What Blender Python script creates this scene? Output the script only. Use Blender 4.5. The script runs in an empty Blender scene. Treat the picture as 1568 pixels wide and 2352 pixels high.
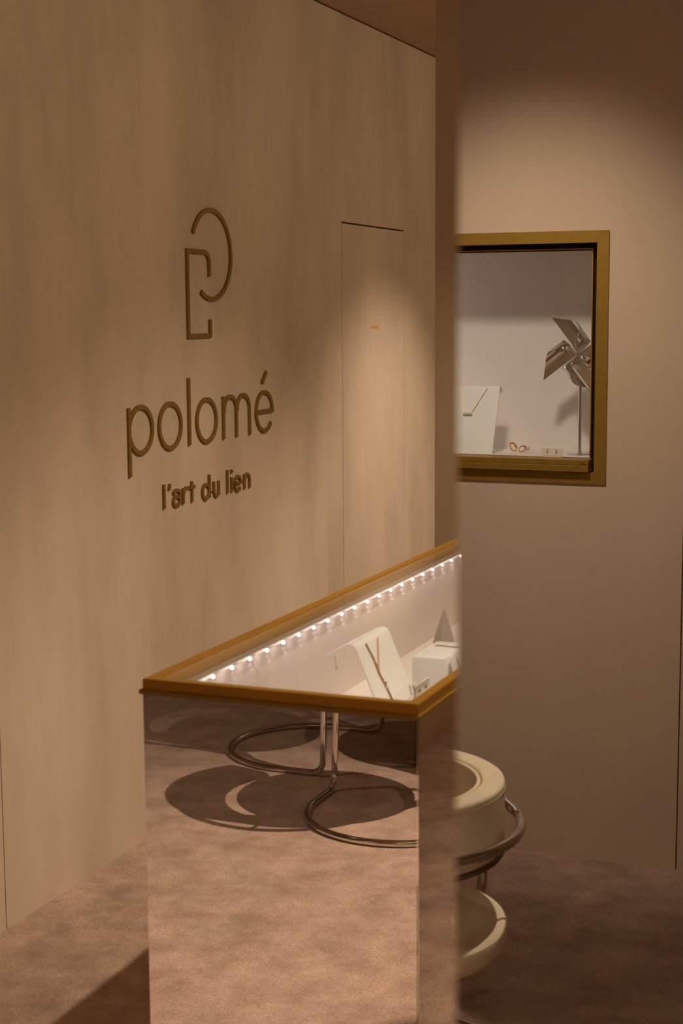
import bpy, bmesh, math, random
from mathutils import Vector, Matrix
random.seed(7)
SC = bpy.context.scene
COL = SC.collection
PI = math.pi

# ------------------------------------------------------------------ camera
H = 1.7
F_PX, YAW, PITCH, ROLL = 3540.0, .3835, .1288, -.0062
cy, sy = math.cos(YAW), math.sin(YAW)
fwd = Vector((-sy * math.cos(PITCH), cy * math.cos(PITCH), -math.sin(PITCH)))
rt0 = Vector((cy, sy, 0)); up0 = rt0.cross(fwd)
rt = math.cos(ROLL) * rt0 + math.sin(ROLL) * up0
up = -math.sin(ROLL) * rt0 + math.cos(ROLL) * up0
cd = bpy.data.cameras.new('camera'); cam = bpy.data.objects.new('camera', cd); COL.objects.link(cam)
cam.matrix_world = Matrix(((rt.x, up.x, -fwd.x, 0), (rt.y, up.y, -fwd.y, 0), (rt.z, up.z, -fwd.z, H), (0, 0, 0, 1)))
cd.sensor_fit = 'VERTICAL'; cd.sensor_height = 36.0; cd.lens = 36.0 * F_PX / 2352.0
cd.clip_start = .02
cd.dof.use_dof = True; cd.dof.focus_distance = 5.2; cd.dof.aperture_fstop = 5.6
SC.camera = cam

# ------------------------------------------------------------------ world, exposure
w = bpy.data.worlds.new('world'); SC.world = w; w.use_nodes = True
w.node_tree.nodes['Background'].inputs[0].default_value = (1, .8, .6, 1)
w.node_tree.nodes['Background'].inputs[1].default_value = 0.0
SC.view_settings.view_transform = 'Standard'
SC.view_settings.look = 'None'
SC.view_settings.exposure = 0.0
SC.view_settings.gamma = 1.0
SC.view_settings.use_curve_mapping = False
SC.cycles.max_bounces = 14
SC.cycles.diffuse_bounces = 6
SC.cycles.glossy_bounces = 8
SC.cycles.transparent_max_bounces = 16
SC.cycles.sample_clamp_indirect = 4.0
SC.cycles.caustics_refractive = False
SC.cycles.caustics_reflective = True
SC.cycles.blur_glossy = 0.6

# ------------------------------------------------------------------ ceiling spots
# (x, y), aim point, power W, half cone deg, blend
WARM = (1.0, .865, .70)
SPOTS = [
    ((-.45, 2.95), (-1.80, 3.15, .0), 150, 34, 1.0, WARM),
    ((-.45, 4.05), (-1.85, 4.65, .0), 175, 36, 1.0, WARM),
    ((-1.22, 6.85), (-1.85, 6.35, 0), 300, 38, 1.0, WARM),
    ((.0, .62), (-1.10, 1.25, 0), 560, 41, .85, WARM),
    ((-3.3, 1.0), (-2.4, .6, 0), 45, 45, .6, WARM),
    ((-1.22, -1.55), (-1.22, -2.79, 1.42), 125, 30, 1.0, (1.0, .88, .75)),
    ((-.80, -1.95), (-1.33, -1.15, 0), 125, 11, .4, WARM),
    ((-.50, 2.05), (-1.10, 3.25, .85), 130, 10, .6, (1.0, .90, .80)),
]
# added fill strip, unseen, brightening the left wall from the aisle wall
FILL = (.10, 4.8, 2.80, 7.1, .05, 30, (1.0, .86, .64))     # x, y, z, length, height, W, colour
CEIL = 2.904

# ------------------------------------------------------------------ materials
def S(c):
    return tuple(((x / 255) / 12.92 if x / 255 <= .04045 else ((x / 255 + .055) / 1.055) ** 2.4) for x in c) + (1,)

def mat(name, color, rough=.5, metal=0.0, spec=.5, **kw):
    m = bpy.data.materials.new(name); m.use_nodes = True
    b = m.node_tree.nodes['Principled BSDF']
    b.inputs['Base Color'].default_value = color if len(color) == 4 else tuple(color) + (1,)
    b.inputs['Roughness'].default_value = rough
    b.inputs['Metallic'].default_value = metal
    b.inputs['Specular IOR Level'].default_value = spec
    if 'emit' in kw:
        b.inputs['Emission Color'].default_value = kw['emit'] + (1,)
        b.inputs['Emission Strength'].default_value = kw['strength']
    if 'trans' in kw:
        b.inputs['Transmission Weight'].default_value = kw['trans']; b.inputs['IOR'].default_value = kw.get('ior', 1.45)
    return m

def noise_mat(name, c1, c2, scale, vec=(1, 1, 1), rough=.8, bump=.0, bscale=60, detail=6, metal=0, spec=.3,
              lo=.3, hi=.7, c3=None, scale3=1.0, coords='Object', bdist=.002):
    m = bpy.data.materials.new(name); m.use_nodes = True
    nt = m.node_tree; N = nt.nodes; L = nt.links; b = N['Principled BSDF']
    tc = N.new('ShaderNodeTexCoord'); mp = N.new('ShaderNodeMapping'); mp.inputs['Scale'].default_value = vec
    L.new(tc.outputs[coords], mp.inputs[0])
    nz = N.new('ShaderNodeTexNoise'); nz.inputs['Scale'].default_value = scale; nz.inputs['Detail'].default_value = detail
    nz.inputs['Roughness'].default_value = .6
    L.new(mp.outputs[0], nz.inputs['Vector'])
    rp = N.new('ShaderNodeValToRGB'); rp.color_ramp.elements[0].position = lo; rp.color_ramp.elements[1].position = hi
    rp.color_ramp.elements[0].color = c1; rp.color_ramp.elements[1].color = c2
    L.new(nz.outputs[0], rp.inputs[0])
    out = rp.outputs[0]
    if c3:
        n3 = N.new('ShaderNodeTexNoise'); n3.inputs['Scale'].default_value = scale3; n3.inputs['Detail'].default_value = 4
        L.new(tc.outputs[coords], n3.inputs['Vector'])
        r3 = N.new('ShaderNodeValToRGB'); r3.color_ramp.elements[0].position = .42; r3.color_ramp.elements[1].position = .62
        L.new(n3.outputs[0], r3.inputs[0])
        mx = N.new('ShaderNodeMix'); mx.data_type = 'RGBA'; mx.blend_type = 'MIX'
        L.new(r3.outputs[0], mx.inputs[0]); L.new(out, mx.inputs[6]); mx.inputs[7].default_value = c3
        # half strength
        ml = N.new('ShaderNodeMath'); ml.operation = 'MULTIPLY'; ml.inputs[1].default_value = .5
        L.new(r3.outputs[0], ml.inputs[0]); L.new(ml.outputs[0], mx.inputs[0])
        out = mx.outputs[2]
    L.new(out, b.inputs['Base Color'])
    b.inputs['Roughness'].default_value = rough; b.inputs['Metallic'].default_value = metal
    b.inputs['Specular IOR Level'].default_value = spec
    if bump:
        n2 = N.new('ShaderNodeTexNoise'); n2.inputs['Scale'].default_value = bscale; n2.inputs['Detail'].default_value = 3
        L.new(tc.outputs[coords], n2.inputs['Vector'])
        bp = N.new('ShaderNodeBump'); bp.inputs['Strength'].default_value = bump; bp.inputs['Distance'].default_value = bdist
        L.new(n2.outputs[0], bp.inputs['Height']); L.new(bp.outputs[0], b.inputs['Normal'])
    return m

M = {}
M['plaster'] = noise_mat('lime_plaster', S((174, 151, 126)), S((201, 177, 150)), 2.6, (1, 1, .34), .85, .12, 120, 7)
M['endplaster'] = noise_mat('smooth_plaster', S((189, 165, 139)), S((196, 172, 146)), 1.6, (1, 1, .6), .85, .08, 160, 5)
M['partition'] = noise_mat('dark_plaster', S((142, 117, 90)), S((152, 127, 99)), 1.6, (1, 1, .5), .8)  # darker than the other plaster walls
M['ceil'] = noise_mat('ceiling_plaster', S((182, 160, 134)), S((192, 170, 144)), 1.5, (1, 1, 1), .9)
def carpet():
    m = bpy.data.materials.new('cut_pile_carpet'); m.use_nodes = True
    nt = m.node_tree; N = nt.nodes; L = nt.links; b = N['Principled BSDF']
    tc = N.new('ShaderNodeTexCoord')
    big = N.new('ShaderNodeTexNoise'); big.inputs['Scale'].default_value = 7.0; big.inputs['Detail'].default_value = 9; big.inputs['Roughness'].default_value = .72; big.inputs['Distortion'].default_value = .15
    fine = N.new('ShaderNodeTexNoise'); fine.inputs['Scale'].default_value = 150; fine.inputs['Detail'].default_value = 4; fine.inputs['Roughness'].default_value = .7
    for n in (big, fine): L.new(tc.outputs['Object'], n.inputs['Vector'])
    r1 = N.new('ShaderNodeValToRGB'); e = r1.color_ramp.elements
    e[0].position = .36; e[0].color = S((158, 127, 106)); e[1].position = .66; e[1].color = S((200, 167, 143))
    L.new(big.outputs[0], r1.inputs[0])
    r2 = N.new('ShaderNodeValToRGB'); e = r2.color_ramp.elements
    e[0].position = .36; e[0].color = (.52, .49, .47, 1); e[1].position = .62; e[1].color = (1.0, 1.0, 1.0, 1)
    L.new(fine.outputs[0], r2.inputs[0])
    mx = N.new('ShaderNodeMix'); mx.data_type = 'RGBA'; mx.blend_type = 'MULTIPLY'; mx.inputs[0].default_value = .9
    L.new(r1.outputs[0], mx.inputs[6]); L.new(r2.outputs[0], mx.inputs[7]); L.new(mx.outputs[2], b.inputs['Base Color'])
    b.inputs['Roughness'].default_value = 1.0; b.inputs['Specular IOR Level'].default_value = .05
    b.inputs['Sheen Weight'].default_value = .25; b.inputs['Sheen Roughness'].default_value = .5
    bp = N.new('ShaderNodeBump'); bp.inputs['Strength'].default_value = .5; bp.inputs['Distance'].default_value = .004
    L.new(fine.outputs[0], bp.inputs['Height']); L.new(bp.outputs[0], b.inputs['Normal'])
    return m
M['carpet'] = carpet()
M['brass'] = noise_mat('satin_brass', S((170, 121, 34)), S((178, 128, 39)), 30, (1, 1, 1), .42, metal=.55, spec=.4)
M['brass_dark'] = noise_mat('brushed_bronze', S((142, 108, 38)), S((150, 114, 42)), 30, (1, 1, 1), .5, metal=.5, spec=.3)
M['sign'] = noise_mat('painted_gold_lettering', S((128, 96, 42)), S((134, 101, 45)), 40, (1, 1, 1), .55, metal=.35, spec=.3)
M['signedge'] = M['sign']
M['gold'] = mat('polished_gold', S((232, 178, 92)), .2, 1.0)
M['chain'] = mat('brown_gold_chain', S((164, 124, 84)), .45, .6)
M['pale_gold'] = mat('pale_gold_chain', S((222, 186, 146)), .4, .35)
M['mirror'] = mat('mirror_silvering', (.90, .88, .86), .0, 1.0)
M['bronze_mirror'] = mat('counter_mirror', (.90, .86, .83), .012, 1.0)
M['chrome'] = mat('polished_chrome', (.72, .70, .69), .06, 1.0)
M['foil'] = noise_mat('polished_steel_sheet', (.82, .81, .80, 1), (.84, .83, .82, 1), 6, (1, 1, 1), .16, metal=1.0)
M['drum'] = mat('smoked_steel', S((120, 108, 98)), .32, .85)
M['cream'] = noise_mat('cream_velvet', S((222, 203, 172)), S((232, 214, 184)), 3, (1, 1, 1), .95, .25, 500, 5, spec=.1, c3=S((208, 190, 160)), scale3=9)
M['creamdark'] = noise_mat('cream_piping', S((190, 168, 136)), S((198, 176, 142)), 5, (1, 1, 1), .9, spec=.1)
M['brown'] = mat('brown_shaded_underside', S((96, 72, 44)), .8)  # band under the cushion: its underside shade put into colour; seat pan shares it
M['white'] = noise_mat('white_lacquer', S((242, 236, 230)), S((245, 239, 234)), 4, (1, 1, 1), .35, spec=.5)
M['lining'] = noise_mat('pale_case_lining', S((212, 197, 190)), S((217, 202, 195)), 3, (1, 1, 1), .5, spec=.4)
M['niche'] = noise_mat('grey_niche_board', S((216, 206, 200)), S((220, 210, 204)), 3, (1, 1, 1), .7)
M['grey'] = mat('grey_acrylic', S((160, 146, 137)), .4)
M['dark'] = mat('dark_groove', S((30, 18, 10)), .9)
M['black'] = mat('near_black_brown', S((38, 26, 16)), .7)  # even near-black brown of the carcass and table base
M['ruby'] = mat('red_stone', S((200, 40, 25)), .1, 0, .8, trans=.3)
M['amber'] = mat('amber_stone', S((225, 120, 45)), .1, 0, .8, trans=.3)
M['crystal'] = mat('clear_crystal', (.95, .93, .92), .03, 0, .8, trans=.9, ior=1.6)
M['pearl'] = mat('sparkling_stone', S((230, 235, 225)), .08, .3, .8)
M['green'] = mat('green_stone', S((60, 120, 60)), .1, 0, .8)
M['led'] = mat('led_emitter', (1, .9, .85), .5, emit=(1.0, .88, .80), strength=9)
M['lampglow'] = mat('downlight_lens', (1, .9, .8), .5, emit=(1.0, .8, .6), strength=60)
M['fixture'] = mat('downlight_trim', S((150, 125, 100)), .5)
M['lettergold'] = mat('gilt_lettering', S((252, 196, 116)), .4, .0)
def glass():
    m = bpy.data.materials.new('clear_glass'); m.use_nodes = True
    nt = m.node_tree; N = nt.nodes; L = nt.links; N.remove(N['Principled BSDF'])
    t = N.new('ShaderNodeBsdfTransparent'); t.inputs[0].default_value = (.97, .98, .97, 1)
    g = N.new('ShaderNodeBsdfGlossy'); g.inputs['Roughness'].default_value = .0
    f = N.new('ShaderNodeFresnel')
    ge = N.new('ShaderNodeNewGeometry'); mr = N.new('ShaderNodeMapRange'); mr.inputs['To Min'].default_value = 1.45; mr.inputs['To Max'].default_value = 1 / 1.45
    L.new(ge.outputs['Backfacing'], mr.inputs['Value']); L.new(mr.outputs[0], f.inputs[0])
    x = N.new('ShaderNodeMixShader'); L.new(f.outputs[0], x.inputs[0]); L.new(t.outputs[0], x.inputs[1]); L.new(g.outputs[0], x.inputs[2])
    L.new(x.outputs[0], N['Material Output'].inputs[0])
    return m
M['glass'] = glass()

# ------------------------------------------------------------------ helpers
class MB:
    def __init__(s): s.b = bmesh.new()
    def box(s, x0, x1, y0, y1, z0, z1, mtx=None):
        vs = [s.b.verts.new((x, y, z)) for z in (z0, z1) for y in (y0, y1) for x in (x0, x1)]
        for f in ((0, 2, 3, 1), (4, 5, 7, 6), (0, 1, 5, 4), (2, 6, 7, 3), (0, 4, 6, 2), (1, 3, 7, 5)):
            s.b.faces.new([vs[i] for i in f])
        if mtx: bmesh.ops.transform(s.b, matrix=mtx, verts=vs)
        return vs
    def rbox(s, x0, x1, y0, y1, z0, z1, r=.002, seg=2):
        t = bmesh.new(); q = MB(); q.b = t; q.box(x0, x1, y0, y1, z0, z1)
        bmesh.ops.bevel(t, geom=list(t.edges), offset=r, segments=seg, affect='EDGES', profile=.5)
        s.merge(t)
    def merge(s, t, mtx=None):
        me = bpy.data.meshes.new('tmp'); t.to_mesh(me); t.free()
        if mtx: me.transform(mtx)
        s.b.from_mesh(me); bpy.data.meshes.remove(me)
    def poly(s, pts2, to3, d):                       # prism: 2D outline, to3(u,v,w) -> xyz, thickness d in w
        a = [s.b.verts.new(to3(u, v, 0)) for u, v in pts2]; c = [s.b.verts.new(to3(u, v, d)) for u, v in pts2]
        n = len(a); s.b.faces.new(a); s.b.faces.new(c[::-1])
        for i in range(n): s.b.faces.new((a[i], c[i], c[(i + 1) % n], a[(i + 1) % n]))
    def tube(s, pts, r, seg=14, closed=False, cap=True):
        pts = [Vector(p) for p in pts]; n = len(pts); rings = []
        t0 = (pts[1] - pts[0]).normalized(); nrm = t0.orthogonal().normalized()
        for i, p in enumerate(pts):
            if closed: t = (pts[(i + 1) % n] - pts[i - 1]).normalized()
            else: t = (pts[min(i + 1, n - 1)] - pts[max(i - 1, 0)]).normalized()
            nrm = (nrm - t * nrm.dot(t)).normalized(); bn = t.cross(nrm)
            rr = r(i / (n - 1)) if callable(r) else r
            rings.append([s.b.verts.new(p + rr * (math.cos(a) * nrm + math.sin(a) * bn)) for a in [2 * PI * k / seg for k in range(seg)]])
        for i in range(n if closed else n - 1):
            A, B = rings[i], rings[(i + 1) % n]
            for k in range(seg): s.b.faces.new((A[k], A[(k + 1) % seg], B[(k + 1) % seg], B[k]))
        if cap and not closed: s.b.faces.new(rings[0][::-1]); s.b.faces.new(rings[-1])
    def lathe(s, prof, seg=48, c=(0, 0), a0=0, a1=2 * PI, capends=True):
        full = abs(a1 - a0 - 2 * PI) < 1e-6; m = seg if full else seg + 1; cols = []
        for k in range(m):
            a = a0 + (a1 - a0) * k / seg
            cols.append([s.b.verts.new((c[0] + r * math.cos(a), c[1] + r * math.sin(a), z)) for r, z in prof])
        for k in range(seg):
            A, B = cols[k], cols[(k + 1) % m]
            for i in range(len(prof) - 1): s.b.faces.new((A[i], B[i], B[i + 1], A[i + 1]))
        return cols
    def grid(s, f, nu, nv, thick=0):
        P = [[Vector(f(i / nu, j / nv)) for j in range(nv + 1)] for i in range(nu + 1)]
        V = [[s.b.verts.new(p) for p in row] for row in P]
        for i in range(nu):
            for j in range(nv): s.b.faces.new((V[i][j], V[i + 1][j], V[i + 1][j + 1], V[i][j + 1]))
        return V
    def ball(s, c, r, seg=12):
        bmesh.ops.create_uvsphere(s.b, u_segments=seg, v_segments=max(6, seg // 2), radius=r, matrix=Matrix.Translation(c))
    def obj(s, name, m, parent=None, smooth=False, mtx=None):
        bmesh.ops.remove_doubles(s.b, verts=s.b.verts, dist=1e-6)
        bmesh.ops.recalc_face_normals(s.b, faces=s.b.faces)
        me = bpy.data.meshes.new(name); s.b.to_mesh(me); s.b.free()
        if mtx: me.transform(mtx)
        if smooth:
            for p in me.polygons: p.use_smooth = True
            me.set_sharp_from_angle(angle=math.radians(40))
        me.materials.append(M[m] if isinstance(m, str) else m)
        o = bpy.data.objects.new(name, me); COL.objects.link(o)
        if parent: o.parent = parent
        return o

def tag(o, label, cat, group=None, kind=None):
    o['label'] = label; o['category'] = cat
    if group: o['group'] = group
    if kind: o['kind'] = kind
    return o
def thing(name, label, cat, loc=(0, 0, 0), rz=0, group=None):
    o = bpy.data.objects.new(name, None); COL.objects.link(o); o.location = loc; o.rotation_euler = (0, 0, rz)
    o.empty_display_size = .05
    return tag(o, label, cat, group)
def struct(o, label=None, cat=None):
    o['kind'] = 'structure'
    if label: o['label'] = label
    if cat: o['category'] = cat
    return o

# ------------------------------------------------------------------ the room
XW = -2.41            # plaster wall with the sign
YE = -2.79            # end wall with the display window, seen in the tall mirror
YM = .9               # face of the tall mirror
b = MB(); b.box(-4.7, 1.7, -3.6, 8.6, -.08, 0); o = struct(b.obj('floor', 'carpet'), 'mottled taupe brown cut pile carpet across the shop floor', 'floor')
b = MB(); b.box(-4.7, 1.7, -3.6, 5.961, CEIL + .007, CEIL + .1); b.box(-4.7, 1.7, 5.967, 8.6, CEIL + .007, CEIL + .1)
b.box(-4.7, 1.7, 5.9, 6.05, CEIL + .1, CEIL + .12)
struct(b.obj('ceiling', 'ceil'), 'brown plastered ceiling with one thin panel joint', 'ceiling')

DY0, DY1, DZ = 5.992, 6.757, 2.072
b = MB()
b.box(-4.7, XW, 2.4, 3.4595, 0, CEIL)
b.box(XW - .3, XW, 3.4635, DY0, 0, CEIL)
b.box(XW - .3, XW, DY1, 8.6, 0, CEIL)
b.box(XW - .3, XW, DY0, DY1, DZ, CEIL)
b.box(XW - .5, XW - .3, 3.3, 8.6, 0, CEIL)
struct(b.obj('wall_left', 'plaster'), 'brown lime-plaster wall carrying the gold sign', 'wall')
b = MB(); b.box(XW - .045, XW, DY0 + .0035, DY1 - .002, .004, DZ - .007)
d = struct(b.obj('door_1', 'plaster'), 'flush hidden plaster door marked private', 'door')
# lettering on the door
fc = bpy.data.curves.new('lettering', 'FONT'); fc.body = 'PRIVATE'; fc.size = .0238; fc.extrude = .0006; fc.align_x = 'CENTER'; fc.offset = .0003
fo = bpy.data.objects.new('door_lettering', fc); COL.objects.link(fo); fo.parent = d
fo.matrix_world = Matrix(((0, 0, 1, XW + .0012), (1.02, 0, 0, 6.3825), (0, 1, 0, 1.630), (0, 0, 0, 1)))
fo.data.materials.append(M['lettergold']); fo['label'] = 'small gilt PRIVATE lettering'

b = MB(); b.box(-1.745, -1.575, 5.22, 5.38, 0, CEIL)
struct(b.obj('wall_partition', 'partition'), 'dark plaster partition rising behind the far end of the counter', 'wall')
b = MB(); b.box(-4.9, 1.7, 8.6, 8.7, 0, CEIL); struct(b.obj('wall_back', 'plaster'))
b = MB(); b.box(1.7, 1.8, -3.6, 8.6, 0, CEIL); struct(b.obj('wall_right', 'plaster'))
b = MB(); b.box(-4.8, -4.7, -3.6, 2.4, 0, CEIL); struct(b.obj('wall_lounge', 'plaster'))
# end wall, panelled, with the opening of the display window and a joint at x=-.756
NX0, NX1, NZ0, NZ1 = -2.02, -1.028, 1.208, 1.902
b = MB()
b.box(-4.7, NX0, YE - .12, YE, 0, CEIL); b.box(NX1, -.758, YE - .12, YE, 0, CEIL)
b.box(NX0, NX1, YE - .12, YE, 0, NZ0); b.box(NX0, NX1, YE - .12, YE, NZ1, CEIL)
b.box(-.754, 1.7, YE - .12, YE, 0, CEIL)
struct(b.obj('wall_front', 'endplaster'), 'smooth brown wall around the brass framed display window, seen in the tall mirror', 'wall')

b = MB(); b.box(-4.7, 1.7, YE - .8, YE - .7, 0, CEIL); struct(b.obj('wall_service', 'endplaster'))

# mirror pier
b = MB(); b.box(-.286, .13, YM + .008, 1.16, 0, CEIL); struct(b.obj('wall_pier', 'plaster'))
b = MB(); b.box(.125, 1.7, YM + .008, 8.6, 0, CEIL); struct(b.obj('wall_aisle', 'plaster'))
t = thing('wall_mirror', 'floor-to-ceiling mirror panel reflecting the brass display window and cream chair', 'mirror', (.6, YM, 0))
b = MB(); b.box(-.886, 1.09, 0, .006, .002, CEIL - .002); b.obj('mirror_glass', 'mirror', t)
b = MB(); b.box(-.886, 1.09, .0062, .0078, .002, CEIL - .002); b.obj('backing', 'dark', t)

# ------------------------------------------------------------------ ceiling spots
for i, (p, aim, pw, half, blend, colr) in enumerate(SPOTS):
    where = ['over the middle of the counter', 'over the far end of the counter', 'above the hidden door', 'in front of the counter',
             'over the lounge chairs', 'washing the wall of the display window', 'over the cream chair by the display window', 'pointing at the jewellery in the counter'][i]
    t = thing('ceiling_spotlight', 'small round recessed ceiling spotlight ' + where, 'spotlight', (p[0], p[1], CEIL), 0, 'recessed ceiling spotlights')
    b = MB(); b.lathe([(.036, -.001), (.05, -.001), (.05, .002), (.036, .003), (.036, -.001)], 32); b.obj('trim_ring', 'fixture', t, True)
    b = MB(); b.lathe([(0, -.001), (.03, -.001), (.03, .001), (0, .001)], 24); b.obj('lens', 'lampglow', t, True)
    ld = bpy.data.lights.new('spot', 'SPOT'); ld.energy = pw; ld.color = colr; ld.spot_size = math.radians(2 * half); ld.spot_blend = blend
    ld.shadow_soft_size = .11 if i == 5 else (.012 if i == 3 else .02)
    lo = bpy.data.objects.new('spot', ld); COL.objects.link(lo); lo.parent = t
    v = Vector(aim) - Vector((p[0], p[1], CEIL - .03))
    lo.location = (0, 0, -.03); lo.rotation_euler = v.to_track_quat('-Z', 'Y').to_euler()

t = thing('fill_light', 'added unseen fill light strip along the top of the aisle wall', 'light', (FILL[0], FILL[1], FILL[2]))
b = MB(); b.box(-.0, .02, -FILL[3] / 2, FILL[3] / 2, -.035, .035); b.obj('profile', 'fixture', t)  # housing added with the fill strip
ld = bpy.data.lights.new('fill_glow', 'AREA'); ld.shape = 'RECTANGLE'; ld.size = FILL[3]; ld.size_y = FILL[4]; ld.energy = FILL[5]; ld.color = FILL[6]
lo = bpy.data.objects.new('fill_glow', ld); COL.objects.link(lo); lo.parent = t
a_ = math.radians(22)
lo.matrix_basis = Matrix(((0, -math.sin(a_), math.cos(a_), -.012), (1, 0, 0, 0), (0, math.cos(a_), math.sin(a_), 0), (0, 0, 0, 1)))

# ------------------------------------------------------------------ wall sign
def ribbon(mb, pts, wd, d=.008, closed=False, x0=XW, off=.0):
    """flat stroke on the wall: pts are (y, z); constant width, real thickness d"""
    P = [Vector((p[0], p[1])) for p in pts]; n = len(P); Lf, Rt = [], []
    for i in range(n):
        if closed: a = (P[i] - P[i - 1]).normalized(); c = (P[(i + 1) % n] - P[i]).normalized()
        else:
            a = (P[i] - P[i - 1]).normalized() if i > 0 else (P[1] - P[0]).normalized()
            c = (P[i + 1] - P[i]).normalized() if i < n - 1 else (P[-1] - P[-2]).normalized()
        na = Vector((-a.y, a.x)); nc = Vector((-c.y, c.x)); m = (na + nc).normalized()
        k = (wd / 2) / max(.35, m.dot(na))
        Lf.append(P[i] + m * k); Rt.append(P[i] - m * k)
    V = []
    for q in (Lf, Rt):
        V.append([[mb.b.verts.new((x0 + h, p.x, p.y)) for p in q] for h in (off, off + d)])
    m = n if closed else n - 1
    for i in range(m):
        j = (i + 1) % n
        l0, l1, r0, r1 = V[0][0], V[0][1], V[1][0], V[1][1]
        mb.b.faces.new((l1[i], r1[i], r1[j], l1[j])); mb.b.faces.new((l0[i], l0[j], r0[j], r0[i]))
        mb.b.faces.new((l0[i], l1[i], l1[j], l0[j])); mb.b.faces.new((r0[i], r0[j], r1[j], r1[i]))
    if not closed:
        for i in (0, n - 1):
            mb.b.faces.new((V[0][0][i], V[1][0][i], V[1][1][i], V[0][1][i]))
def arc(c, rx, rz, a0, a1, n=40):
    return [(c[0] + rx * math.cos(math.radians(a0 + (a1 - a0) * i / n)), c[1] + rz * math.sin(math.radians(a0 + (a1 - a0) * i / n))) for i in range(n + 1)]
def fillet_path(pts, rad, n=8):
    out = [pts[0]]
    for i in range(1, len(pts) - 1):
        p = Vector(pts[i]); a = (Vector(pts[i - 1]) - p); c = (Vector(pts[i + 1]) - p); r = rad[i - 1] if isinstance(rad, (list, tuple)) else rad
        if r <= 0: out.append(tuple(p)); continue
        an = a.normalized(); cn = c.normalized(); ang = an.angle(cn); tl = r / math.tan(ang / 2); tl = min(tl, a.length * .98, c.length * .98)
        A = p + an * tl; B = p + cn * tl
        for k in range(n + 1):
            u = k / n; out.append(tuple((1 - u) ** 2 * A + 2 * u * (1 - u) * p + u * u * B))
    out.append(pts[-1]); return out

SW = .0155
t = thing('wall_emblem', 'large gold line emblem of an arc and bracket on plaster, above the shop name', 'logo', (XW, 4.7, 1.6))
def onwall(b, name, par, m='sign'):
    return b.obj(name, m, par, mtx=Matrix.Translation(-Vector(par.location)))
b = MB(); ribbon(b, arc((4.7877, 1.8982), .1509, .1505, 153, -123, 72), SW); onwall(b, 'arc_stroke', t)
b = MB(); ribbon(b, fillet_path([(4.7700, 1.8255), (4.7705, 1.9060), (4.6100, 1.9060), (4.6103, 1.6245), (4.7700, 1.6245), (4.7705, 1.6790)], [.045, 0, 0, 0]), SW)
onwall(b, 'bracket_stroke', t)

t = thing('shop_name_lettering', 'gold raised lettering reading polomé across the plaster wall', 'lettering', (XW, 4.7, 1.26))
LW = .0148
BZ, XZ, R0 = 1.2610, 1.4085, .0722
def letter(parent, strokes, wd, m='sign', d=.008):
    b = MB()
    for k, s_ in enumerate(strokes):
        cl = s_[0] == 'c'; ribbon(b, s_[1], wd, d + .00015 * k, cl)
    o = onwall(b, 'letter', parent, m); return o
def closed_circle(c, rx, rz, n=56): return arc(c, rx, rz, 0, 360, n)[:-1]
letter(t, [('o', [(4.1995, 1.4083), (4.1995, 1.1929)]), ('o', arc((4.2735, 1.3353), .0735, .0725, 163, -163, 56))], LW)
letter(t, [('c', closed_circle((4.469, 1.3348), .0745, .0728))], LW)
letter(t, [('o', [(4.6025, 1.4854), (4.6025, 1.2605)])], LW)
letter(t, [('c', closed_circle((4.7315, 1.3348), .0732, .0722))], LW)
letter(t, [('o', [(4.862, 1.4105), (4.862, BZ)]),
           ('o', [(4.867, 1.352)] + arc((4.9155, 1.359), .049, .048, 160, 0, 20) + [(4.9655, BZ)]),
           ('o', [(4.9710, 1.352)] + arc((5.0215, 1.359), .0515, .048, 160, 0, 20) + [(5.075, BZ)])], LW)
letter(t, [('o', [(5.1400, 1.3378), (5.2735, 1.3378)] + arc((5.2029, 1.3371), .0713, .0718, 4, 322, 60)), ('o', [(5.1860, 1.4430), (5.2240, 1.4830)])], LW)

t = thing('tagline_lettering', "smaller gold lettering reading l'art du lien below the shop name", 'lettering', (XW, 4.7, 1.06))
TW = .0112; TB = 1.0675
letter(t, [('o', [(4.4165, 1.1464), (4.4165, TB)])], TW)
letter(t, [('o', [(4.4565, 1.1450), (4.4562, 1.1370), (4.4505, 1.1265)])], TW)
def bowl(c, rx=.0215, rz=.0235): return ('c', closed_circle(c, rx, rz, 32))
letter(t, [('o', [(4.4800, 1.1080)] + arc((4.5020, 1.1015), .0235, .0175, 140, 0, 16) + [(4.5262, TB)]), ('c', closed_circle((4.5020, 1.0830), .0225, .0150, 28))], TW)
letter(t, [('o', [(4.5500, 1.1205), (4.5500, TB)]), ('o', [(4.5520, 1.098)] + arc((4.573, 1.098), .020, .0205, 165, 60, 10))], TW)
letter(t, [('o', [(4.6127, 1.1374), (4.6127, TB)]), ('o', [(4.5935, 1.1175), (4.6340, 1.1175)])], TW)
letter(t, [bowl((4.7155, 1.0905), .0255, .0245), ('o', [(4.7430, 1.1470), (4.7430, TB)])], TW)
letter(t, [('o', [(4.7770, 1.1190), (4.7770, 1.0880)] + arc((4.7960, 1.0880), .0190, .0205, 180, 345, 16)), ('o', [(4.8145, 1.1190), (4.8145, TB)])], TW)
letter(t, [('o', [(4.8845, 1.1485), (4.8845, TB)])], TW)
letter(t, [('o', [(4.9195, 1.1190), (4.9195, TB)]), ('o', [(4.9140, 1.1420), (4.9250, 1.1420)])], TW)
letter(t, [('o', [(4.9435, 1.0945), (4.9925, 1.0945)] + arc((4.9680, 1.0930), .0255, .0250, 8, 318, 30))], TW)
letter(t, [('o', [(5.0225, 1.1200), (5.0225, TB)]), ('o', [(5.0240, 1.0965)] + arc((5.0450, 1.0975), .0205, .0215, 165, 0, 14) + [(5.0655, TB)])], TW)

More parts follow.
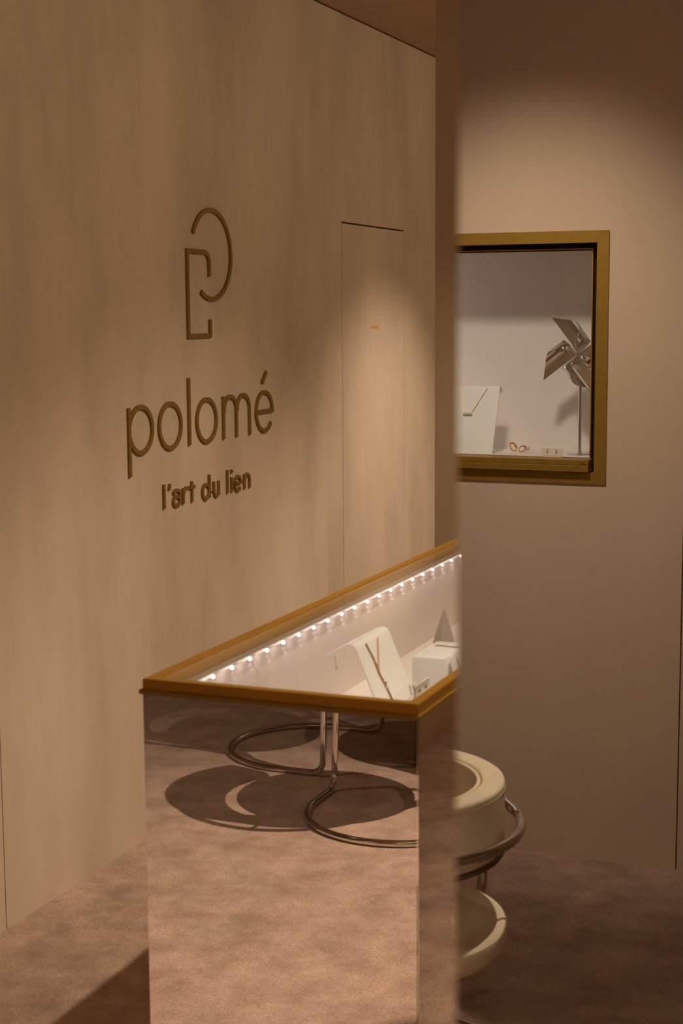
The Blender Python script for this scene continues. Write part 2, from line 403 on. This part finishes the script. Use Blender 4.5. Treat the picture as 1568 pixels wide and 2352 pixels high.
# ------------------------------------------------------------------ display counter
CX0, CX1, CY0, CY1 = -1.4485, -.8855, 2.5575, 5.20
t = thing('display_counter', 'long mirror-clad jewellery counter with brass rim and lit glass top', 'counter', ((CX0 + CX1) / 2, CY0, 0))
inv = Matrix.Translation(-Vector(t.location))
def part(b, name, m, par=t, smooth=False, lab=None, iv=None):
    o = b.obj(name, m, par, smooth, mtx=iv if iv is not None else inv)
    if lab: o['label'] = lab
    return o
b = MB(); b.box(CX0 + .0, CX1 - .0025, CY0, CY0 + .006, .001, .9705); part(b, 'front_panel', 'bronze_mirror', lab='mirror front panel of the counter')
b = MB(); b.box(CX1 - .006, CX1, CY0 + .0025, CY1, .001, .9705); part(b, 'side_panel', 'bronze_mirror', lab='mirror side panel of the counter')
b = MB(); b.box(CX0, CX0 + .006, CY0 + .0065, CY1, .001, .9705); part(b, 'side_panel', 'bronze_mirror', lab='mirror side panel facing the plaster wall')
b = MB(); b.box(CX0 + .008, CX1 - .008, CY0 + .008, CY1 - .002, .002, .735); part(b, 'carcass', 'black')
def ring(b, x0, x1, y0, y1, w_, z0, z1, bev=0):
    b.box(x0, x1, y0, y0 + w_, z0, z1); b.box(x0, x1, y1 - w_, y1, z0, z1)
    b.box(x0, x0 + w_, y0 + w_, y1 - w_, z0, z1); b.box(x1 - w_, x1, y0 + w_, y1 - w_, z0, z1)
def hollow(b, x0, x1, y0, y1, w_, z0, z1):      # closed ring, one shell, mitre free
    o4 = [(x0, y0), (x1, y0), (x1, y1), (x0, y1)]; i4 = [(x0 + w_, y0 + w_), (x1 - w_, y0 + w_), (x1 - w_, y1 - w_), (x0 + w_, y1 - w_)]
    vo = [[b.b.verts.new((x, y, z)) for x, y in o4] for z in (z0, z1)]; vi = [[b.b.verts.new((x, y, z)) for x, y in i4] for z in (z0, z1)]
    for k in range(4):
        j = (k + 1) % 4
        b.b.faces.new((vo[0][k], vo[0][j], vo[1][j], vo[1][k])); b.b.faces.new((vi[0][k], vi[1][k], vi[1][j], vi[0][j]))
        b.b.faces.new((vo[1][k], vo[1][j], vi[1][j], vi[1][k])); b.b.faces.new((vo[0][k], vi[0][k], vi[0][j], vo[0][j]))
b = MB(); hollow(b, CX0 - .0065, CX1 + .0035, CY0 - .004, CY1, .030, .9705, .9785); part(b, 'lower_trim', 'brass_dark', lab='thin bronze ledge under the rim')
b = MB(); hollow(b, CX0, CX1, CY0, CY1, .0215, .9785, 1.0)
bmesh.ops.bevel(b.b, geom=[e for e in b.b.edges if all(v.co.z > .999 for v in e.verts)], offset=.0012, segments=2, affect='EDGES')
part(b, 'top_frame', 'brass')
b = MB(); hollow(b, CX0 + .0215, CX1 - .0215, CY0 + .0215, CY1 - .0215, .004, .9560, .9950); part(b, 'inner_frame', 'brass')
b = MB(); b.box(CX0 + .0217, CX1 - .0217, CY0 + .0217, CY1 - .0217, .9905, .9975); part(b, 'glass_top', 'glass')
# lining: open box
b = MB(); LX0, LX1, LY0, LY1, LZ = CX0 + .0260, CX1 - .026, CY0 + .0260, CY1 - .026, .745
b.box(LX0 - .006, LX1 + .006, LY0 - .006, LY1 + .006, LZ - .008, LZ)
b.box(LX0 - .006, LX0, LY0, LY1, LZ, .9555); b.box(LX1, LX1 + .006, LY0, LY1, LZ, .9555)
b.box(LX0 - .006, LX1 + .006, LY0 - .006, LY0, LZ, .9555); b.box(LX0 - .006, LX1 + .006, LY1, LY1 + .006, LZ, .9555)
part(b, 'case_lining', 'lining')
# led strip along the staff side
b = MB(); b.rbox(LX0 - .0005, LX0 + .020, LY0 + .05, LY1 - .02, .9615, .9700, .0015); led = part(b, 'led_profile', 'grey', lab='grey light strip with bare bulbs')
lx = -1.397
for k in range(27):
    y = 2.756 + .0878 * k
    if y > 5.1: break
    b = MB(); b.ball((0, 0, 0), .0042, 12); bo = b.obj('led_bulb', 'led', led, True); bo.location = Vector((lx, y, .9640)) - Vector(t.location)
    ld = bpy.data.lights.new('bulb_light', 'POINT'); ld.energy = .055; ld.color = (1, .89, .83); ld.shadow_soft_size = .004
    lo = bpy.data.objects.new('bulb_light', ld); COL.objects.link(lo); lo.parent = led; lo.location = Vector((lx + .004, y, .9545)) - Vector(t.location)
# things inside the counter
def bent_stand(name, label, cat, prof, y0, y1, th, m='white', axis='y'):
    """folded sheet: profile in (x,z) swept along y, thickness th"""
    P = [Vector(p) for p in prof]; Lf, Rt = [], []
    n = len(P)
    for i in range(n):
        a = (P[min(i + 1, n - 1)] - P[max(i - 1, 0)]).normalized(); nn = Vector((-a.y, a.x)); Lf.append(P[i] + nn * th / 2); Rt.append(P[i] - nn * th / 2)
    b = MB(); out = Lf + Rt[::-1]
    if axis == 'y': f = lambda u, v, w_: (u, y0 + w_, v)
    else: f = lambda u, v, w_: (y0 + w_, u, v)
    va = [b.b.verts.new(f(p.x, p.y, 0)) for p in out]; vb = [b.b.verts.new(f(p.x, p.y, y1 - y0)) for p in out]; m2 = len(out)
    for i in range(m2):
        j = (i + 1) % m2; b.b.faces.new((va[i], va[j], vb[j], vb[i]))
    for i in range(n - 1):
        for q in (va, vb): b.b.faces.new((q[i], q[i + 1], q[m2 - 2 - i], q[m2 - 1 - i]))
    o = b.obj(name, m, None, True); 
    return tag(o, label, cat)
def smooth_prof(pts, n=10):
    return [tuple(p) for p in fillet_path(pts, [.02] * (len(pts) - 2), n)]
pr = smooth_prof([(-1.158, .7455), (-1.250, .9640), (-1.316, .9280)])
bent_stand('necklace_stand', 'bent white sheet stand holding a necklace inside the counter', 'display stand', pr, 3.160, 3.375, .0042)
def chain(pts, r, name, label, cat, m='chain', beads=None, group=None):
    b = MB(); P = [Vector(p) for p in pts]
    D = []
    for i in range(len(P) - 1):
        n = max(2, int((P[i + 1] - P[i]).length / .004))
        for k in range(n): D.append(P[i].lerp(P[i + 1], k / n))
    D.append(P[-1]); b.tube(D, lambda u: r * (1 + .35 * math.sin(u * len(D) * PI)), 8)
    o = b.obj(name, m, None, True); tag(o, label, cat, group)
    for c, rr, mm, nm in (beads or []):
        q = MB(); q.ball(Vector(c), rr, 12); q.obj(nm, mm, o, True)
    return o
# on the slanted face: parameter v from top(0) to bottom(1), y along
def face(y, v, off=.0048):
    x = -1.250 + (.069) * v + .0; z = .9640 - .1635 * v
    return (x + off * .92, y, z + off * .39)
chain([face(3.215, .09), face(3.225, .30), face(3.225, .52), face(3.235, .72), face(3.240, .95)], .0022, 'necklace', 'fine gold Y-shaped necklace hanging on the bent white stand', 'necklace',
      beads=[(face(3.235, .66, .0065), .0036, 'amber', 'stone'), (face(3.236, .72, .0065), .0042, 'pearl', 'stone'), (face(3.228, .40, .006), .0026, 'gold', 'clasp')])
o = bpy.data.objects['necklace']
b = MB(); D = [Vector(face(3.290, .10)).lerp(Vector(face(3.226, .50)), k / 24) for k in range(25)]; b.tube(D, .0021, 8); b.obj('second_strand', 'chain', o, True)
# white blocks
def block(x0, x1, y0, y1, z1, label):
    b = MB(); b.rbox(x0, x1, y0, y1, .7453, z1, .0015); return tag(b.obj('display_block', 'white', None, True), label, 'display block', 'white display blocks')
block(-1.113, -1.036, 3.172, 3.345, .940, 'white display block beside the bent necklace stand in the counter')
block(-1.030, -.930, 3.31, 3.60, .962, 'taller white display block partly hidden behind the mirror edge')
# small bracelet lying on the first block
b = MB(); b.tube([(-1.098 + .0085 * k, 3.292 + .002 * math.sin(k), .9418) for k in range(8)], .0012, 8); o = tag(b.obj('bracelet', 'gold', None, True), 'thin gold bracelet lying across the first white block', 'bracelet')
b = MB(); b.ball((-1.041, 3.292, .9438), .0038); b.obj('stone', 'pearl', o, True)
# slanted pendant card leaning beside the block, with two chains
pr = [(-.977, .7455), (-1.030, .9380)]
bent_stand('slanted_panel', 'slanted white panel leaning on the blocks with fine chains', 'display panel', pr, 3.19, 3.30, .004)
for k, yy in enumerate((3.215, 3.262)):
    chain([(-1.027 + .004, yy, .934), (-1.006 + .004, yy + .004, .86), (-.995 + .004, yy + .008, .81)], .0011, 'fine_chain', ['fine gold chain on the slanted panel, nearer the necklace stand', 'fine gold chain on the slanted panel, farther from the necklace stand'][k], 'chain', group='chains on the slanted panel')
# grey four-sided point behind the blocks
b = MB(); b.lathe([(.0, .7455), (.058, .7455), (.0555, .806), (.003, .970), (0, .972)], 4, (-1.165, 3.56)); tag(b.obj('grey_pyramid', 'grey', None), 'pointed grey pyramid shape behind the white blocks', 'display cone')
# earring cards
def card(name, label, base, wd, ht, dirx, tilt, hole_m, m='white', stud='gold', cat='earring card', hang=0):
    t2 = thing(name, label, cat, base)
    d_ = Vector(dirx).normalized(); n_ = Vector((0, 0, 1)).cross(d_); upv = (Vector((0, 0, 1)) * math.cos(tilt) + n_ * math.sin(tilt)).normalized()
    nn = d_.cross(upv).normalized()
    X = Matrix(((d_.x, upv.x, nn.x, 0), (d_.y, upv.y, nn.y, 0), (d_.z, upv.z, nn.z, 0), (0, 0, 0, 1)))
    b = MB(); r = .004; pts = []
    for cxx, cyy, a0 in ((wd / 2 - r, r, -90), (wd / 2 - r, ht - r, 0), (-wd / 2 + r, ht - r, 90), (-wd / 2 + r, r, 180)):
        for k in range(5): a = math.radians(a0 + 90 * k / 4); pts.append((cxx + r * math.cos(a), cyy + r * math.sin(a)))
    b.poly(pts, lambda u, v, w_: (u, v, w_), .003); b.obj('card', m, t2, mtx=X)
    for sx in (-.22, .22):
        b = MB()
        if hang:
            b.tube([(sx * wd, ht - .001 - .0025 * k, .0045) for k in range(4)], .0008, 6); b.ball((sx * wd, ht - .0105, .0045), .0026)
        else:
            b.lathe([(0, 0), (.0042, 0), (.0042, .002), (.002, .003), (0, .003)], 16); b.b.transform(Matrix.Translation((sx * wd, ht * .55, .003))) if False else bmesh.ops.transform(b.b, matrix=Matrix.Translation((sx * wd, ht * .55, .003)), verts=b.b.verts)
        b.obj('earring', stud, t2, True, mtx=X)
    return t2
t2 = card('earring_card', 'small white card with two stud earrings beside the counter edge', (-.972, 2.816, .9465), .080, .031, (0, 1, 0), -.15, None, stud='brass_dark')
b = MB(); b.rbox(-.990, -.945, 2.765, 2.870, .7453, .9460, .0015); tag(b.obj('display_plinth', 'white', None, True), 'narrow white plinth under the stud earring card', 'display block')
# bracelet stand next to the card
pr = [(-1.000, .7455), (-1.043, .930)]
bent_stand('bracelet_stand', 'small narrow white stand between necklace stand and earring card', 'display stand', pr, 2.955, 2.995, .0035)
chain([(-1.040, 2.972, .926), (-1.030, 2.968, .89), (-1.016, 2.962, .83)], .0020, 'pendant_chain', 'gold chain on the small narrow white stand', 'chain', beads=[((-1.016, 2.962, .832), .004, 'green', 'stone')])
# drop earring added in place of a reflection below the necklace stand lip
b = MB(); b.tube([(-1.312, 3.205, .918), (-1.311, 3.207, .905), (-1.310, 3.209, .893)], .0009, 8); o = tag(b.obj('reflected_earring', 'gold', None, True), 'tiny drop earring standing in for a reflection below the lip of the necklace stand', 'earring')
b = MB(); b.ball((-1.310, 3.209, .889), .0042); b.obj('stone', 'pearl', o, True)

# ------------------------------------------------------------------ display window in the end wall (mirror shows it)
def yr(v): return 2 * YM - v           # distance read in the mirror -> real y
t = thing('display_window', 'brass framed display window let into the smooth brown wall', 'display case', (-1.5, YE, 1.18))
inv2 = Matrix.Translation(-Vector(t.location))
FX0, FX1, FZ0, FZ1 = -2.06, -.991, 1.179, 1.937
b = MB()
def quadprism(b, p, y0, y1):
    va = [b.b.verts.new((x, y0, z)) for x, z in p]; vb = [b.b.verts.new((x, y1, z)) for x, z in p]
    b.b.faces.new(va); b.b.faces.new(vb[::-1])
    for i in range(4): b.b.faces.new((va[i], vb[i], vb[(i + 1) % 4], va[(i + 1) % 4]))
W2_ = .0355
sides = {'top': [(FX0, FZ1), (FX1, FZ1), (FX1 - W2_, FZ1 - W2_), (FX0 + W2_, FZ1 - W2_)],
         'right': [(FX1, FZ1), (FX1, FZ0), (FX1 - W2_, FZ0 + W2_), (FX1 - W2_, FZ1 - W2_)],
         'bottom': [(FX1, FZ0), (FX0, FZ0), (FX0 + W2_, FZ0 + W2_), (FX1 - W2_, FZ0 + W2_)],
         'left': [(FX0, FZ0), (FX0, FZ1), (FX0 + W2_, FZ1 - W2_), (FX0 + W2_, FZ0 + W2_)]}
for k, p in sides.items():
    c = Vector((sum(q[0] for q in p) / 4, sum(q[1] for q in p) / 4))
    b = MB(); quadprism(b, [(c.x + (q[0] - c.x) * .9994, c.y + (q[1] - c.y) * .9994) for q in p], YE - .003, YE + .006); part(b, 'outer_frame', 'brass_dark', t, iv=inv2)
# dark reveal behind the outer frame
b = MB(); IX0, IX1, IZ0, IZ1 = FX0 + W2_ - .002, FX1 - W2_ + .002, FZ0 + W2_ - .002, FZ1 - W2_ + .002
def tunnel(b, x0, x1, z0, z1, y0, y1, th):
    b.box(x0 - th, x0, y0, y1, z0 - th, z1 + th); b.box(x1, x1 + th, y0, y1, z0 - th, z1 + th)
    b.box(x0, x1, y0, y1, z0 - th, z0); b.box(x0, x1, y0, y1, z1, z1 + th)
tunnel(b, FX0 + W2_, FX1 - W2_, FZ0 + W2_, FZ1 - W2_, YE - .05, YE + .001, .0012); part(b, 'reveal', 'brass_dark', t, iv=inv2)
b = MB(); tunnel(b, FX0 + .055, -1.0495, 1.250, 1.8835, YE - .052, YE - .030, .0030); part(b, 'door_edge', 'brass', t, iv=inv2)
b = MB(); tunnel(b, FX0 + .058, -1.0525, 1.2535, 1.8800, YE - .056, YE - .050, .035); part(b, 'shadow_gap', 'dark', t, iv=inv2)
b = MB(); b.box(FX0 + .058, -1.0495, YE - .046, YE - .040, 1.252, 1.8835); part(b, 'glass_pane', 'glass', t, iv=inv2)
# bottom rail, proud of the wall, with the finger notch
b = MB(); b.rbox(FX0 + .05, -1.0400, YE - .040, YE + .026, 1.217, 1.2365, .001); b.rbox(FX0 + .05, -1.0400, YE - .044, YE + .022, 1.2372, 1.2535, .0008)
r_ = part(b, 'bottom_rail', 'brass_dark', t, iv=inv2)
b = MB(); b.tube([(-1.0565 + .0095 * math.cos(a), YE + .0262, 1.2365 + .0095 * math.sin(a)) for a in [PI * k / 16 for k in range(17)]], .0007, 6); part(b, 'finger_notch', 'dark', r_, iv=inv2)
# lined niche
b = MB(); NB = YE - .30
b.box(NX0 - .02, -.985, NB - .006, NB, 1.20, 1.95)
b.box(NX0 - .02, -.985, NB, YE - .058, 1.246, 1.2535); b.box(NX0 - .02, -.985, NB, YE - .058, 1.925, 1.931)
b.box(NX0 - .026, NX0 - .02, NB, YE - .058, 1.24, 1.93); b.box(-.991, -.985, NB, YE - .058, 1.24, 1.93)
part(b, 'niche_lining', 'niche', t, iv=inv2)

FLZ = 1.2537
ld = bpy.data.lights.new('niche_fill', 'AREA'); ld.shape = 'RECTANGLE'; ld.size = .03; ld.size_y = .34; ld.energy = 3.2; ld.color = (1, .92, .86)  # soft lamp added at the unseen left side to fill the niche
lo = bpy.data.objects.new('niche_fill', ld); COL.objects.link(lo); lo.parent = t
lo.matrix_basis = inv2 @ Matrix(((0, 0, -1, -2.03), (-1, 0, 0, YE - .12), (0, 1, 0, 1.46), (0, 0, 0, 1)))
# folded display sheet
def prof_yz(pts): return fillet_path(pts, [.012], 10)
bent_stand('necklace_stand', 'wide bent white sheet stand with tube pendant in the display window', 'display stand',
           [(p[0], p[1]) for p in prof_yz([(yr(4.655), FLZ + .001), (yr(4.742), 1.4685), (yr(4.772), 1.443)])], -1.72, -1.3665, .003, axis='x')
def nf(x, v, off=.004):   # point on its face, v 0 top .. 1 bottom
    return (x, yr(4.738 - .083 * v) + off, 1.460 - .205 * v)
chain([nf(-1.492, .01), nf(-1.482, .2), nf(-1.473, .385)], .0011, 'pendant_necklace', 'gold chain necklace with a small tube pendant on the wide white stand', 'necklace', m='pale_gold')
o = bpy.data.objects['pendant_necklace']
b = MB(); D = [Vector(nf(-1.406, .01)).lerp(Vector(nf(-1.449, .385)), k / 16) for k in range(17)]; b.tube(D, .0011, 8); b.obj('second_strand', 'pale_gold', o, True)
b = MB(); p0 = Vector(nf(-1.476, .40)); b.tube([p0 + Vector((.03 * k / 6, .002, 0)) for k in range(7)], .0048, 14); b.obj('tube_pendant', 'pearl', o, True)
# ring pair
t2 = thing('gemstone_ring', 'gold ring set with red stones beside the wide white stand', 'ring', (-1.325, yr(4.765), FLZ))
def ringmesh(R_, r, m, par, mtx):
    b = MB(); b.tube([(R_ * math.cos(a), R_ * math.sin(a), 0) for a in [2 * PI * k / 32 for k in range(32)]], r, 8, closed=True); return b.obj('band', m, par, True, mtx=mtx)
mt = Matrix.Translation((-.004, 0, .0155)) @ Matrix.Rotation(1.15, 4, 'X') @ Matrix.Rotation(.5, 4, 'Y')
ringmesh(.0135, .0022, 'gold', t2, mt)
for k in range(6):
    a = math.radians(15 + 24 * k); b = MB(); b.ball((.0150 * math.cos(a), .0150 * math.sin(a), 0), .0030, 8); b.obj('stone', 'ruby' if k % 2 else 'amber', t2, True, mtx=mt)
t2 = thing('crystal_ring', 'clear crystal ring with a red stone lying next to the red gemstone ring', 'ring', (-1.290, yr(4.755), FLZ))
mt = Matrix.Translation((-.008, 0, .0115)) @ Matrix.Rotation(1.0, 4, 'X') @ Matrix.Rotation(-.7, 4, 'Y')
ringmesh(.0105, .0018, 'gold', t2, mt)
for p_, mm in (((.006, 0, .010), 'crystal'), ((.004, .002, .0195), 'ruby'), ((.013, 0, .013), 'crystal')):
    b = MB(); bmesh.ops.create_icosphere(b.b, subdivisions=1, radius=.006 if mm == 'crystal' else .0035, matrix=Matrix.Translation(p_)); b.obj('stone', mm, t2)
# earring card of the window
card('earring_card', 'white card with two gold drop earrings beside the pinwheel base', (-1.1695, yr(4.64), FLZ), .064, .029, (-1, 0, 0), -.2, None, stud='gold', hang=1)

# pinwheel
px, py, pz = -1.108, yr(4.74), FLZ
t = thing('pinwheel', 'polished metal pinwheel on a tall rod with a round base in the display window', 'pinwheel', (px, py, pz))
b = MB(); b.lathe([(0, 0), (.040, 0), (.0405, .002), (.039, .0032), (.010, .0036), (.008, .006), (.0055, .0065), (.0055, .012), (0, .012)], 40); b.obj('base', 'chrome', t, True)
b = MB(); b.tube([(0, 0, .008), (0, 0, .314)], .0052, 16); b.obj('rod', 'chrome', t, True)
HUB = Vector((-.005, .012, .314))
b = MB(); b.tube([HUB + Vector((0, -.014, 0)), HUB + Vector((0, .004, 0))], .0035, 14); b.ball(HUB + Vector((0, .006, 0)), .006, 16); b.obj('hub', 'chrome', t, True)
# four vanes, each a triangle of sheet whose one corner is rolled forward to the hub
def vane(ang, R_):
    B_ = Vector((math.cos(ang), 0, math.sin(ang))); A_ = Vector((math.cos(ang - PI / 2), 0, math.sin(ang - PI / 2)))
    a0 = .22; r = .0285; b = MB()
    def f(u, v):                       # v: along B, u: share of the row
        a_ = u * (1 - v * .995)
        if a_ <= a0: x, h = R_ * a_, 0
        else:
            q = (a_ - a0) * R_ / r; x = R_ * a0 + r * math.sin(q); h = r * (1 - math.cos(q))
        return HUB + B_ * (R_ * (v + .10 * a_ * (1 - v))) + A_ * x + Vector((0, h, 0))
    b.grid(f, 40, 16); o = b.obj('vane', 'foil', t, True)
    md = o.modifiers.new('thickness', 'SOLIDIFY'); md.thickness = .0008
    return o
for k in range(4):
    vane(math.radians(127 + 90 * k), .138 if k else .140)

# ------------------------------------------------------------------ lounge chairs
def chair(loc, rz, label, dz=0, sx=-.05, br=0):
    t = thing('lounge_chair', label, 'chair', loc, rz, 'cream tubular lounge chairs')
    r = .0118; RR = .300; RB = .312
    def arc3(R_, z, a0, a1, n): return [(R_ * math.cos(math.radians(a0 + (a1 - a0) * k / n)), R_ * math.sin(math.radians(a0 + (a1 - a0) * k / n)), z) for k in range(n + 1)]
    zt, zb, xf = .600, r, .185
    P = arc3(RB, zb, 90, 270, 48)
    pts = [(0, 0, 0)]
    def bend(p, a, c, rad, n=8):
        p, a, c = Vector(p), Vector(a), Vector(c); A = p + (a - p).normalized() * rad; B = p + (c - p).normalized() * rad
        return [tuple((1 - k / n) ** 2 * A + 2 * (k / n) * (1 - k / n) * p + (k / n) ** 2 * B) for k in range(n + 1)]
    def side_path(sg):
        top = (xf, sg * RR, zt); bot = (xf, sg * RB, zb)
        return top, bot
    tA, bA = side_path(1); tB, bB = side_path(-1)
    zs = .318 + dz
    path = [(xf - .16, .17, zs)]
    path += bend((xf - .02, RR - .02, zs), (xf - .16, .17, zs), (xf, RR, zt), .05)
    path += bend(tA, (xf, RR, zs), (0, RR, zt), .06) + arc3(RR, zt, 90, 270, 60)
    path += bend(tB, (0, -RR, zt), (xf, -RR, zs), .06)
    path += bend((xf - .02, -RR + .02, zs), (xf, -RR, zt), (xf - .16, -.17, zs), .05) + [(xf - .16, -.17, zs)]
    b = MB(); b.tube(path, r, 16); b.obj('arm_rail', 'chrome', t, True)
    zq = zs - .0 if br else zs
    path = [(.02, .20, zs - .012)] + bend((xf, RR, zs - .012), (.02, .20, zs), bA, .05) + bend(bA, (xf, RR, zs), (0, RB, zb), .055) + arc3(RB, zb, 90, 270, 60)
    path += bend(bB, (0, -RB, zb), (xf, -RR, zs), .055) + bend((xf, -RR, zs - .012), bB, (.02, -.20, zs), .05) + [(.02, -.20, zs - .012)]
    b = MB(); b.tube(path, r, 16); b.obj('floor_base', 'chrome', t, True, mtx=Matrix.Rotation(br, 4, 'Z'))
    # back cushion: rounded rectangular section, open at the front
    ro, ri, z0, z1, c = .265, .214, .553, .700, .008
    def sect(ro, ri, z0, z1, c, n=4):
        out = []
        for cr, cz, a0 in ((ro - c, z1 - c, 90), (ro - c, z0 + c, 0), (ri + c, z0 + c, -90), (ri + c, z1 - c, -180)):
            for k in range(n + 1): a = math.radians(a0 - 90 * k / n); out.append((cr + c * math.cos(a), cz + c * math.sin(a)))
        return out
    def arcbody(name, m, ro, ri, z0, z1, c, a0=44, a1=316, par=t, seg=96):
        b = MB(); pf = sect(ro, ri, z0, z1, c); cols = []
        for k in range(seg + 1):
            a = math.radians(a0 + (a1 - a0) * k / seg)
            cols.append([b.b.verts.new((q[0] * math.cos(a), q[0] * math.sin(a), q[1])) for q in pf])
        n = len(pf)
        for k in range(seg):
            for i in range(n): b.b.faces.new((cols[k][i], cols[k + 1][i], cols[k + 1][(i + 1) % n], cols[k][(i + 1) % n]))
        b.b.faces.new(cols[0]); b.b.faces.new(cols[-1][::-1])
        return b.obj(name, m, par, True)
    cu = arcbody('back_cushion', 'cream', ro, ri, z0, z1, c)
    arcbody('inner_padding', 'cream', ri - .0015, ri - .011, z0 + .004, z1 - .003, .004, 46, 314)
    arcbody('seam', 'creamdark', ro + .0012, ro - .003, z1 - .0165, z1 - .0145, .0008, 44.5, 315.5, cu)
    arcbody('shade_band', 'brown', ro + .0005, ri - .006, z0 - .012, z0 + .001, .003, 46, 314)  # brown band stands for the cushion's shaded underside
    for a in (110, 180, 250):
        an = math.radians(a); u = Vector((math.cos(an), math.sin(an), 0))
        b = MB(); b.tube([u * RR + Vector((0, 0, zt - .006)), u * (RR - .004) + Vector((0, 0, .575)), u * (RR - .018) + Vector((0, 0, .552)), u * (ro - .02) + Vector((0, 0, .546))], .005, 10); b.obj('bracket', 'chrome', t, True)
    # seat: round pad
    b = MB(); b.lathe([(q[0], q[1] + dz) for q in [(0, .398), (.236, .398), (.242, .4015), (.250, .402), (.2565, .398), (.259, .390), (.258, .365), (.246, .348), (.20, .336), (0, .334)]], 80, (sx, 0)); b.obj('seat', 'cream', t, True)
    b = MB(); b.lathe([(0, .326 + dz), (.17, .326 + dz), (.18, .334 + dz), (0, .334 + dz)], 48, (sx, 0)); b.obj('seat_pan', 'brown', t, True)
    return t
chair((-1.137, 1.8 - 3.048, 0), math.radians(-125), 'cream round-backed tubular chair seen in the tall mirror', br=math.radians(-100))
chair((-2.318, -.285, 0), math.radians(0), 'chrome-based lounge chair reflected in the counter front, its base farther from the counter', .06, .05)
chair((-1.722, .345, 0), math.radians(-90), 'chrome-based lounge chair reflected in the counter front, its base nearer the counter', .06, .05)
t = thing('drum_table', 'dark smoked metal drum table between the lounge chairs', 'table', (-1.60, -.335, 0))
b = MB(); b.lathe([(.27, .004), (.285, .004), (.285, .47), (.27, .47)], 72); b.obj('drum', 'drum', t, True)
b = MB(); b.lathe([(0, .47), (.292, .47), (.296, .475), (.296, .486), (.292, .49), (0, .49)], 72); b.obj('tabletop', 'drum', t, True)
b = MB(); b.lathe([(0, 0), (.275, 0), (.275, .006), (0, .006)], 48); b.obj('base', 'black', t, True)
